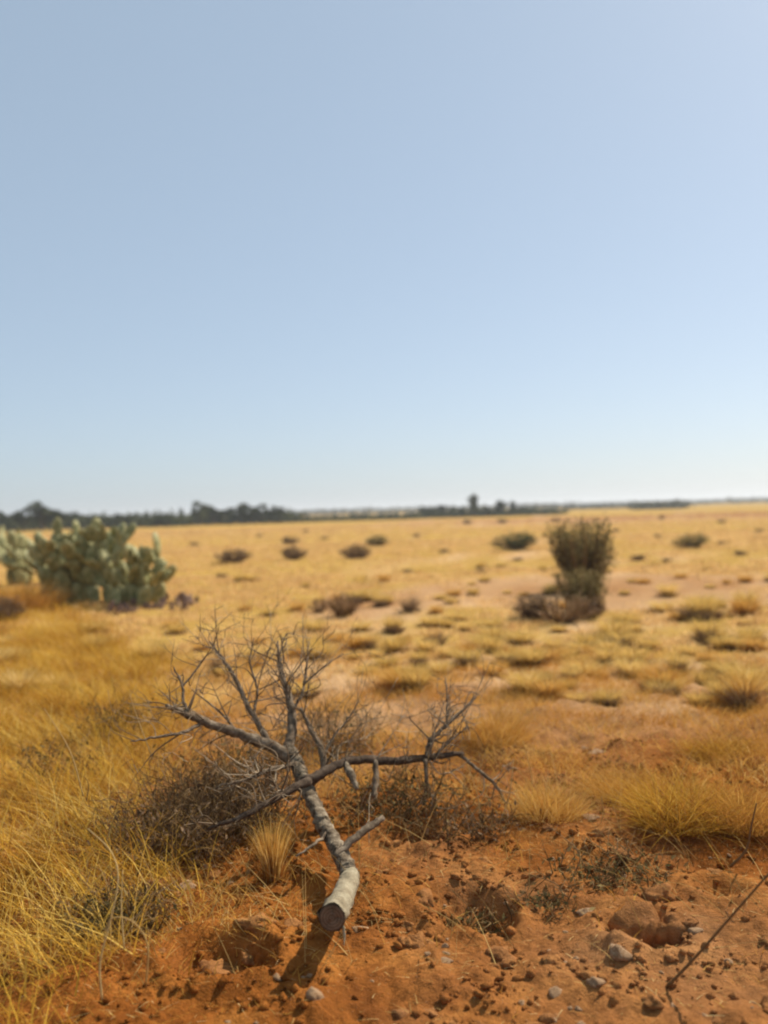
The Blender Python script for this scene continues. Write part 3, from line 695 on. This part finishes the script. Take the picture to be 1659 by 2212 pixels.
branch([(990, 1630, 4.7, 8), (1035, 1665, 4.66, 8), (1070, 1695, 4.62, 7), (1092, 1735, 4.6, 5)], 'twig', b5, twigs=5, seed=16, tl=.16)
branch([(918, 1640, 4.56, 10), (922, 1690, 4.5, 9), (915, 1740, 4.46, 6)], 'twig', b5, twigs=6, seed=17, tl=.2)
branch([(810, 1645, 4.42, 12), (812, 1685, 4.36, 14), (806, 1722, 4.3, 9)], 'twig', b5, twigs=4, seed=18)
branch([(745, 1650, 4.3, 12), (758, 1672, 4.22, 20), (772, 1705, 4.16, 8)], 'twig', b5, 'bark', seed=19)
b6 = branch([(668, 1688, 4.08, 20), (632, 1704, 4.00, 19), (575, 1735, 3.90, 15), (520, 1765, 3.82, 12), (450, 1790, 3.76, 7)], mat='darkbark', twigs=10, seed=20, sides=10)
b7 = branch([(724, 1852, 3.60, 15), (758, 1818, 3.66, 17), (795, 1788, 3.72, 17), (828, 1766, 3.78, 13)], mat='thinbark', sides=10)
b8 = branch([(705, 1800, 3.8, 8), (680, 1822, 3.7, 7), (640, 1850, 3.62, 4)], 'branch', sides=6)
b9 = branch([(640, 1650, 4.3, 12), (590, 1660, 4.2, 10), (540, 1680, 4.1, 8), (470, 1700, 4.0, 4)], twigs=14, seed=23)
tag(fb, 'dead grey fallen branch with a sawn trunk end and bare forked limbs', 'branch')

# dry brush under and round the branch
def dry_brush(dx, dy, wd, hd, n, seed, label, mat='twig'):
    x, y = gp(dx, dy); s = mpx(y); g = np.random.default_rng(seed); b_ = MB()
    n = int(n*.7)
    for q in range(n):
        a_ = g.random()*2*PI; rad = g.random()**.5*wd*s*.5
        p0 = np.array([math.cos(a_)*rad, math.sin(a_)*rad*.8, 0.0]); p0[2] = hz(x+p0[0], y+p0[1])-hz(x, y)-.01
        dr = np.array([g.normal()*.8, g.normal()*.6, .5+g.random()]); dr /= np.linalg.norm(dr); ln = hd*s*(.5+.8*g.random())
        p1 = p0+dr*ln*.5+g.normal(size=3)*.03; p2 = p0+dr*ln+g.normal(size=3)*.05
        r0 = .0015+.0022*g.random()
        b_.add(*tube([p0, p1, p2], [r0, r0*.8, .0008], 3, 3, cap0=False), g.random())
        for k_ in range(3):
            d2 = dr*.6+g.normal(size=3)*.7; d2 /= np.linalg.norm(d2); p3 = p1+(p2-p1)*g.random()
            b_.add(*tube([p3, p3+d2*ln*.2+g.normal(size=3)*.01, p3+d2*ln*(.3+.2*g.random())], [r0*.6, r0*.5, .0006], 3, 2, cap0=False), g.random())
    e = empty('dry_brush', (x, y, hz(x, y)))
    obj('twigs', b_.mesh('twigs', M[mat]), e)['kind'] = 'stuff'
    nl = n*5; P = g.normal(size=(nl, 3))*np.array([wd*s*.27, wd*s*.22, 0]); P[:, 2] = g.random(nl)**1.5*hd*s*.8
    lf = MB(); lf.add(*leaves(P, .028, None, g, .4)); obj('leaves', lf.mesh('leaves', M['sage' if seed % 2 else 'brown_shrub']), e)['kind'] = 'stuff'
    tag(e, label, 'brush'); return e
dry_brush(470, 1795, 280, 130, 380, 2, 'dark tangle of dry brush left of the fallen trunk')
dry_brush(390, 1850, 260, 110, 300, 4, 'low dark brush in front of the tangle left of the trunk')
dry_brush(520, 1700, 240, 110, 120, 3, 'dry twiggy brush behind the left limb of the branch')
dry_brush(860, 1765, 280, 110, 150, 5, 'grey dry brush under the right limb of the branch')
dry_brush(1030, 1800, 180, 80, 80, 8, 'thin dry brush to the right of the branch limb')
dry_brush(720, 1620, 220, 110, 110, 7, 'fine dry brush behind the forked limbs')
dry_brush(250, 1600, 150, 90, 80, 9, 'grey green brush half hidden in the golden grass at left')
dry_brush(110, 1690, 170, 100, 90, 11, 'dark green brush inside the golden grass near the left edge')
dry_brush(1320, 1890, 250, 34, 110, 13, 'flattened grey brush on the red soil at right')
dry_brush(1040, 1955, 170, 36, 60, 15, 'small dark brush on the soil right of the trunk end')
dry_brush(1180, 1950, 120, 32, 40, 17, 'small grey brush on the soil left of the big clod')
dry_brush(250, 2010, 190, 90, 160, 19, 'shadowy green brush in the lower left foreground')

# ------------------------------------------------------------------ grass masses (nobody could count)
def field_points(n, x0, x1, y0, y1, prob):
    x = R.uniform(x0, x1, n); y = R.uniform(y0, y1, n); k_ = R.random(n) < prob(x, y); return x[k_], y[k_]
# tall golden grass filling the left foreground
def p_left(x, y):
    edge = -.98 - .05*(y-3) + .35*pn(x*0+1, y/1.1, 3) + .18*pn(x/.3, y/.3, 4)
    edge = np.where(y > 6, edge-.22*(y-6), edge); edge = np.where(y < 4, edge+.20*(4-y), edge); edge = np.where(y > 9, edge-.22*(y-9), edge)
    return sstep(.10, -.45, x-edge)*(.35+.65*sstep(-.5, .3, pn(x/.5, y/.5, 6)))*(1-.75*patch(x, y, gp(110, 1680), .3, .5))
x, y = field_points(120000, -6.0, -.5, 2.1, 12, p_left); x_, y_ = field_points(60000, -10.5, -2.0, 12, 19, p_left); x = np.append(x, x_); y = np.append(y, y_)
n_ = len(x); P = np.stack([x, y, height(x, y)-.01], 1)
L_ = np.stack([-.30+.46*R.normal(size=n_), .05+.4*R.normal(size=n_), np.ones(n_)], 1)
hh = (.10+.40*R.random(n_)**1.2)*(.75+.35*pn(x/.7, y/.7, 2))*(1-.2*sstep(6, 11, y))
tn = np.clip(.46+.5*pn(x/.55, y/.55, 9)+.2*pn(x/.2, y/.2, 19)+.18*R.normal(size=n_), 0, 1)
b_ = MB(); b_.add(*blades(P, hh, (.0045+.004*R.random(n_))*(1+.06*np.clip(y-6, 0, 12)), L_, .6, 3, tn))
x, y = field_points(90000, -4.5, -.4, 2.1, 9, p_left); n_ = len(x); P = np.stack([x, y, height(x, y)-.005], 1)
L_ = np.stack([R.normal(size=n_), R.normal(size=n_), .15+.6*R.random(n_)], 1)
b_.add(*blades(P, .04+.14*R.random(n_), .003+.003*R.random(n_), L_, .5, 2, np.clip(.22+.2*R.normal(size=n_), 0, 1)))
tag(obj('golden_grass', b_.mesh('golden_grass', M['gold'])), 'tall golden dry grass filling the left foreground', 'grass', kind='stuff')
# russet grass around the branch and over the right foreground
def p_right(x, y):
    return np.clip(.10*sstep(.0, .5, pn(x/.3, y/.3, 51))+.75*patch(x, y, (-.75, 3.35), .38, .75)+sstep(4.1, 4.9, y+.3*pn(x/.6, y/.6, 5)-.12*np.abs(x))*(.12+.88*sstep(-.25, .25, pn(x/.7, y/.7, 14)))*(1-.6*sstep(7.2, 9.5, y))*(1-.8*patch(x, y, (-.05, 4.3), .5, .8)), 0, 1)
x, y = field_points(140000, -2.2, 4.5, 2.2, 9.5, p_right)
n_ = len(x); P = np.stack([x, y, height(x, y)-.01], 1)
L_ = np.stack([.45*R.normal(size=n_), .4*R.normal(size=n_), .75+.3*R.random(n_)], 1)
tn = np.clip(.45+.35*pn(x/.5, y/.5, 19)+.2*R.normal(size=n_), 0, 1)
b_ = MB(); b_.add(*blades(P, (.05+.14*R.random(n_))*sstep(1.5, 4.6, y), .003+.003*R.random(n_), L_, .7, 3, tn))
tag(obj('russet_grass', b_.mesh('russet_grass', M['orange'])), 'short russet dry grass over the soil round the branch', 'grass', kind='stuff')
# straw grass of the plain, in small tufts
def p_mid(x, y): return np.clip(straw_cover(x, y)*1.1*(.25+.75*sstep(-.1, .3, pn(x/.9, y/.9, 24))), 0, 1)*(np.abs(x) < .62*y+1)
xs = []; 
for (y0, y1, n0) in ((6, 12, 3000), (12, 22, 5200), (22, 45, 7000), (45, 100, 6000)):
    x, y = field_points(n0*3, -.62*y1, .62*y1, y0, y1, p_mid); xs.append((x[:n0], y[:n0]))
cx = np.concatenate([q[0] for q in xs]); cy = np.concatenate([q[1] for q in xs])
kb = 9; nC = len(cx); sz = .10+.012*np.clip(cy-8, 0, 40)*.6
x = np.repeat(cx, kb)+R.normal(size=nC*kb)*np.repeat(sz, kb)*.6; y = np.repeat(cy, kb)+R.normal(size=nC*kb)*np.repeat(sz, kb)*.6
n_ = len(x); P = np.stack([x, y, height(x, y)-.01], 1)
L_ = np.stack([.5*R.normal(size=n_), .5*R.normal(size=n_), .8+.2*R.random(n_)], 1)
tn = np.clip(np.repeat(.55+.2*R.normal(size=nC), kb)+.15*R.normal(size=n_), 0, 1)
b_ = MB(); b_.add(*blades(P, (.05+.08*R.random(n_))*(1+.01*y), .006+.0011*y, L_, .5, 2, tn))
tag(obj('straw_grass', b_.mesh('straw_grass', M['straw'])), 'short straw coloured grass covering the plain', 'grass', kind='stuff')
# broken straw lying on the soil
x, y = field_points(34000, -2.6, 3.6, 2.2, 8, lambda x, y: .25+.6*sstep(-.2, .5, pn(x/.5, y/.5, 31))*sstep(2.2, 4.5, y))
n_ = len(x); P = np.stack([x, y, height(x, y)+.004], 1); aa = R.random(n_)*2*PI
L_ = np.stack([np.cos(aa), np.sin(aa), .05+.18*R.random(n_)], 1)
b_ = MB(); b_.add(*blades(P, .015+.07*R.random(n_)**2, .0016+.0016*R.random(n_), L_, .5, 3, R.random(n_)**1.6*.85, R, aa+PI/2))
tag(obj('straw_litter', b_.mesh('straw_litter', M['stem'])), 'broken bits of straw lying on the red soil', 'straw litter', kind='stuff')

x, y = field_points(9000, -2.2, 3.2, 3.0, 7.5, lambda x, y: np.clip(.12+.7*patch(x, y, (-.9, 4.1), .7, 1.0)+.35*patch(x, y, (.6, 4.7), .8, .8), 0, 1))
n_ = len(x); P = np.stack([x, y, height(x, y)], 1)
L_ = np.stack([-.25+.7*R.normal(size=n_), .5*R.normal(size=n_), .35+.6*R.random(n_)], 1)
b_ = MB(); b_.add(*blades(P, .15+.35*R.random(n_)**1.5, .0028+.0014*R.random(n_), L_, .35, 4, np.clip(.3+.35*R.random(n_), 0, 1)))
tag(obj('dry_stems', b_.mesh('dry_stems', M['stem'])), 'thin loose dry stems strewn round the fallen branch', 'dry stems', kind='stuff')
# pale long stems arching over the lower left
def stalk(pts, r, label, name='grass_stalk', mat='stem', group=None):
    P_ = [Vector(at(*p)) for p in pts]; base = P_[0].copy(); base.z = hz(base.x, base.y)
    V_, T_ = tube(P_, np.linspace(r, r*.45, len(P_)), 5, 6); V_ = V_-np.array(base)
    o = obj(name, mesh_np(name, V_, T_, M[mat], np.full(len(V_), .6+.3*random.random()), True), None, base); tag(o, label, 'grass stalk', group)
stalk([(315, 2130, 2.75), (318, 2040, 2.72), (285, 1990, 2.7), (240, 1985, 2.68), (222, 2030, 2.66)], .0032, 'pale arching grass stalk, the tall loop at lower left')
stalk([(220, 2160, 2.7), (216, 2080, 2.7), (238, 1990, 2.72), (255, 1900, 2.76), (240, 1840, 2.8), (190, 1790, 2.84)], .0034, 'pale upright stalk bending left over the lower left grass')
stalk([(268, 2050, 2.85), (262, 1960, 2.87), (265, 1880, 2.9)], .003, 'straight pale stalk right of the bending one')
stalk([(330, 1640, 4.2), (300, 1560, 4.2), (280, 1500, 4.2)], .003, 'thin pale stalk leaning left above the golden grass')
stalk([(180, 1720, 3.9), (150, 1620, 3.9), (95, 1530, 3.9)], .003, 'thin pale stalk in the golden grass near the dark green brush')
stalk([(1440, 2133, 2.88), (1500, 2070, 2.82), (1575, 1985, 2.76), (1662, 1886, 2.70), (1700, 1845, 2.68)], .0052, 'long thin screen crack built as a brown stick up to the right edge', 'crack_stick', 'twig')  # a crack in the screen glass, added here as a stick
stalk([(1578, 1872, 3.75), (1612, 1836, 3.72), (1622, 1790, 3.7), (1634, 1735, 3.68)], .006, 'short dark screen crack built as a bent stick before the brown clump', 'crack_stick', 'twig')  # the other dark screen crack, likewise added as a bent stick
for q, (dx, dy, ex, ey) in enumerate(((1040, 1800, 1010, 1650), (1075, 1790, 1110, 1640), (1150, 1760, 1130, 1600), (1000, 1780, 1060, 1690), (1290, 1800, 1300, 1720))):
    p = gp(dx, dy); stalk([(dx, dy, p[1]), ((dx+ex)/2+8, (dy+ey)/2, p[1]+.02), (ex, ey, p[1]+.03)], .0026, ['pale stalk just right of the branch, leaning left', 'pale stalk right of the branch, leaning right', 'tall pale stalk in the russet clump right of the branch', 'short pale stalk leaning right beside the branch limb', 'pale stalk above the pale stone at right'][q], group='thin stalks right of the branch')

# ------------------------------------------------------------------ stones and clods
def lump(seed, flat=.6, rough=.28, V0=IV2, T0=IT2, mat='stone', name='stone'):
    g = np.random.default_rng(seed); o_ = g.random(3)*50
    d = 1+rough*.5*np.abs(pn(V0[:, 0]*4+o_[1], V0[:, 1]*4+V0[:, 2]*3.5+o_[2]))*(mat == 'ground')+rough*.35*np.abs(pn(V0[:, 0]*9+o_[0], V0[:, 1]*9-V0[:, 2]*8+o_[2]))*(mat == 'ground')+rough*pn(V0[:, 0]*1.2+o_[0], V0[:, 1]*1.2+V0[:, 2]*.9+o_[1])+rough*.5*pn(V0[:, 0]*2.6+o_[2], V0[:, 2]*2.6+V0[:, 1]*2)+rough*.25*pn(V0[:, 0]*6, V0[:, 1]*6+V0[:, 2]*5+o_[0])
    V_ = V0*d[:, None]
    for q in range(7 if mat == 'stone' else 2):      # chip flat facets off
        nn = g.normal(size=3); nn /= np.linalg.norm(nn); pr = V_@nn; cut = .5+.25*g.random(); V_ = V_-nn[None]*np.maximum(pr-cut, 0)[:, None]*.6
    V_ = V_*np.array([1, .8, flat]); V_[:, 2] = np.maximum(V_[:, 2], -.35*flat)
    return mesh_np(name, V_, T0, M[mat], np.full(len(V_), .5), False, {'pale': np.full(len(V_), .16)} if mat == 'ground' else None)
ST = [lump(q, .5, .42, IV3, IT3) for q in range(8)]; CL = [lump(30+q, .55, .75, IV3, IT3, 'ground', 'soil_clod') for q in range(6)]
def stone(dx, dy, wd, label, group=None, pool=None, cat='stone', name='stone', hs=1.0):
    x, y = gp(dx, dy); s = wd*mpx(y)/2
    o = obj(name, random.choice(pool or ST), None, (x, y, hz(x, y)-s*.02), (random.uniform(-.2, .2), random.uniform(-.2, .2), random.random()*6), (s, s, s*hs)); tag(o, label, cat, group)
    if group: repeat(o, {'pebble': 'small pale pebble', 'soil clod': 'small red clod'}[cat], dx, dy)
stone(400, 1940, 46, 'cream rounded stone left of the trunk, beside the grass')
stone(306, 1962, 26, 'small cream stone at the edge of the grass left of the rounded one')
stone(678, 2165, 52, 'cream upright stone in the bottom foreground beside the trunk shadow', hs=1.4)
stone(598, 2120, 26, 'small pale stone at the left edge of the trunk shadow')
stone(778, 2008, 40, 'cream stone just right of the sawn trunk end')
stone(1337, 2076, 62, 'largest pale stone in front of the big soil clod')
stone(1285, 2128, 46, 'white stone at the bottom right below the largest pale stone')
stone(1248, 2160, 20, 'tiny white stone at the bottom below the white one')
stone(1200, 2130, 40, 'tan stone left of the white one at bottom right')
stone(1264, 1966, 44, 'tan stone left of the big soil clod')
stone(1572, 2060, 24, 'small pale stone at right above the screen crack stick foot')
stone(1502, 2012, 34, 'tan stone at the right side of the big soil clod')
stone(960, 2070, 40, 'flat pale stone on the soil right of the trunk shadow', hs=.6)
stone(1286, 1616, 46, 'white flat bleached stone in the russet grass at right', hs=.5)
stone(1275, 1784, 44, 'pale stone at the foot of the russet grass at right', hs=.6)
stone(1262, 1604, 22, 'small white stone beside the white flat bleached one')
for q in range(46):
    dx = random.uniform(300, 1659); dy = random.uniform(1830, 2212)
    if 620 < dx < 800 and dy < 2100: continue
    stone(dx, dy, random.uniform(8, 20), 'small pale pebble scattered on the red soil foreground', 'pebbles on the red soil', name='pebble', cat='pebble')
GC = 'small clods on the red soil'
def clod(dx, dy, wd, label, hs=1.0, group=None): stone(dx, dy, wd, label, group, CL, 'soil clod', 'soil_clod', hs)
clod(1392, 1996, 130, 'biggest red soil clod with a dark shaded front at right', 1.35)
clod(1455, 2002, 80, 'red clod joined to the right of the biggest clod', 1.5)
clod(1420, 1950, 70, 'red clod behind the biggest clod', 1.2)
clod(1025, 1968, 110, 'dark crumbly clod right of the trunk end', .8)
clod(1075, 1985, 70, 'red clod right of the dark crumbly clod', .8)
clod(905, 1806, 70, 'red clod right of the grey stick branch', .8)
clod(960, 1790, 60, 'small red clod behind the clod right of the stick branch', .8)
clod(470, 2066, 100, 'shadowed red clod in the lower left soil', .8)
clod(560, 2020, 70, 'red clod between the trunk shadow and the grass', .8)
clod(640, 2010, 60, 'red clod touching the left side of the sawn trunk end', .8)
clod(1340, 1860, 60, 'red clod in the flattened grey brush at right', .9)
for q in range(80):
    dx = random.uniform(280, 1680); dy = random.uniform(1790, 2210)
    if 560 < dx < 800 and 1850 < dy: continue
    clod(dx, dy, random.triangular(14, 62, 22), 'small red clod scattered on the soil foreground', .8, GC)
# crumbs of soil, far too many to count
n_ = 12000
x, y = field_points(40000, -1.7, 2.6, 2.2, 5.8, lambda x, y: .12+.88*sstep(-.1, .5, pn(x/.35, y/.35, 41)))
x = x[:n_]; y = y[:n_]; n_ = len(x)
s = .002+.019*R.random(n_)**5; zz = height(x, y)
ang = R.random(n_)*6.28
base = IV1*np.array([1, .8, .7]); nv = len(base)
Vv = np.repeat(base[None], n_, 0)*(1+.32*R.normal(size=(n_, nv, 1)))
ca, sa = np.cos(ang)[:, None], np.sin(ang)[:, None]
Vv = np.stack([Vv[:, :, 0]*ca-Vv[:, :, 1]*sa, Vv[:, :, 0]*sa+Vv[:, :, 1]*ca, Vv[:, :, 2]], 2)*s[:, None, None]+np.stack([x, y, zz+s*.3], 1)[:, None]
Tt = (IT1[None]+np.arange(n_)[:, None, None]*nv).reshape(-1, 3)
tag(obj('soil_crumbs', mesh_np('soil_crumbs', Vv.reshape(-1, 3), Tt, M['ground'], np.repeat(R.random(n_), nv), False, {'pale': np.repeat(pale_cover(x, y), nv), 'straw': np.zeros(n_*nv)})), 'crumbs of red soil scattered over the foreground', 'soil', kind='stuff')

for ph, dx, dy in (('tall upright shrub', 1258, 1272), ('dark green shrub', 1115, 1188), ('lone shrub at right', 1494, 1182), ('brown shrub near the cactus', 505, 1216),
                   ('round brown shrub', 632, 1209), ('central pair of shrubs', 790, 1200), ('pinkish dry shrub', 742, 1330), ('broad domed tussock', 1516, 1336), ('low wide tussock', 1342, 1390),
                   ('right edge brown tussock', 1612, 1524), ('greyish purple tussock', 945, 1394), ('dark grey tussock', 885, 1326), ('dark based tussock', 1465, 1452), ('low grey brown shrub', 1150, 1337),
                   ('withered cactus pads', 335, 1318), ('dark tussock between the twigs', 466, 1462), ('orange grass clump', 1070, 1600), ('left edge dark bush', 10, 1345),
                   ('cream rounded stone', 400, 1940), ('sawn trunk end', 716, 1985), ('cream upright stone', 678, 2165), ('largest pale stone', 1337, 2076), ('biggest clod', 1392, 1992), ('white bottom right stone', 1285, 2128),
                   ('dark crumbly clod', 1025, 1968), ('flat pale stone', 960, 2070), ('clod by the stick branch', 905, 1806), ('shadowed clod', 470, 2066), ('tan stone by the clod', 1264, 1966),
                   ('screen crack stick', 1600, 1960), ('big golden clump', 1470, 1792), ('pale stone by russet grass', 1275, 1784), ('flattened grey brush', 1320, 1890), ('russet tuft by the trunk', 590, 1905),
                   ('little stone at right', 1572, 2060), ('tan stone at the bottom', 1200, 2130)):
    mark(ph, dx, dy)
settle_labels()

# ------------------------------------------------------------------ haze: the dusty air over the plain
hx, hy, h0, h1 = 7500, 7500, -3.0, 22.0
hv = [(sx*hx, sy*hy, z) for z in (h0, h1) for sx, sy in ((-1, -1), (1, -1), (1, 1), (-1, 1))]
hm = bpy.data.meshes.new('haze'); hm.from_pydata(hv, [], [(3, 2, 1, 0), (4, 5, 6, 7), (0, 1, 5, 4), (1, 2, 6, 5), (2, 3, 7, 6), (3, 0, 4, 7)])
mm, n, l = new_mat('pale_dusty_air')
pv = n.new('ShaderNodeVolumePrincipled'); pv.inputs['Density'].default_value = .0006; pv.inputs['Color'].default_value = (.93, .95, .97, 1)
pv.inputs['Anisotropy'].default_value = .3
o_ = n.new('ShaderNodeOutputMaterial'); l.new(pv.outputs[0], o_.inputs['Volume']); hm.materials.append(mm)
tag(obj('haze', hm), 'pale dusty haze over the plain', 'haze', kind='stuff')
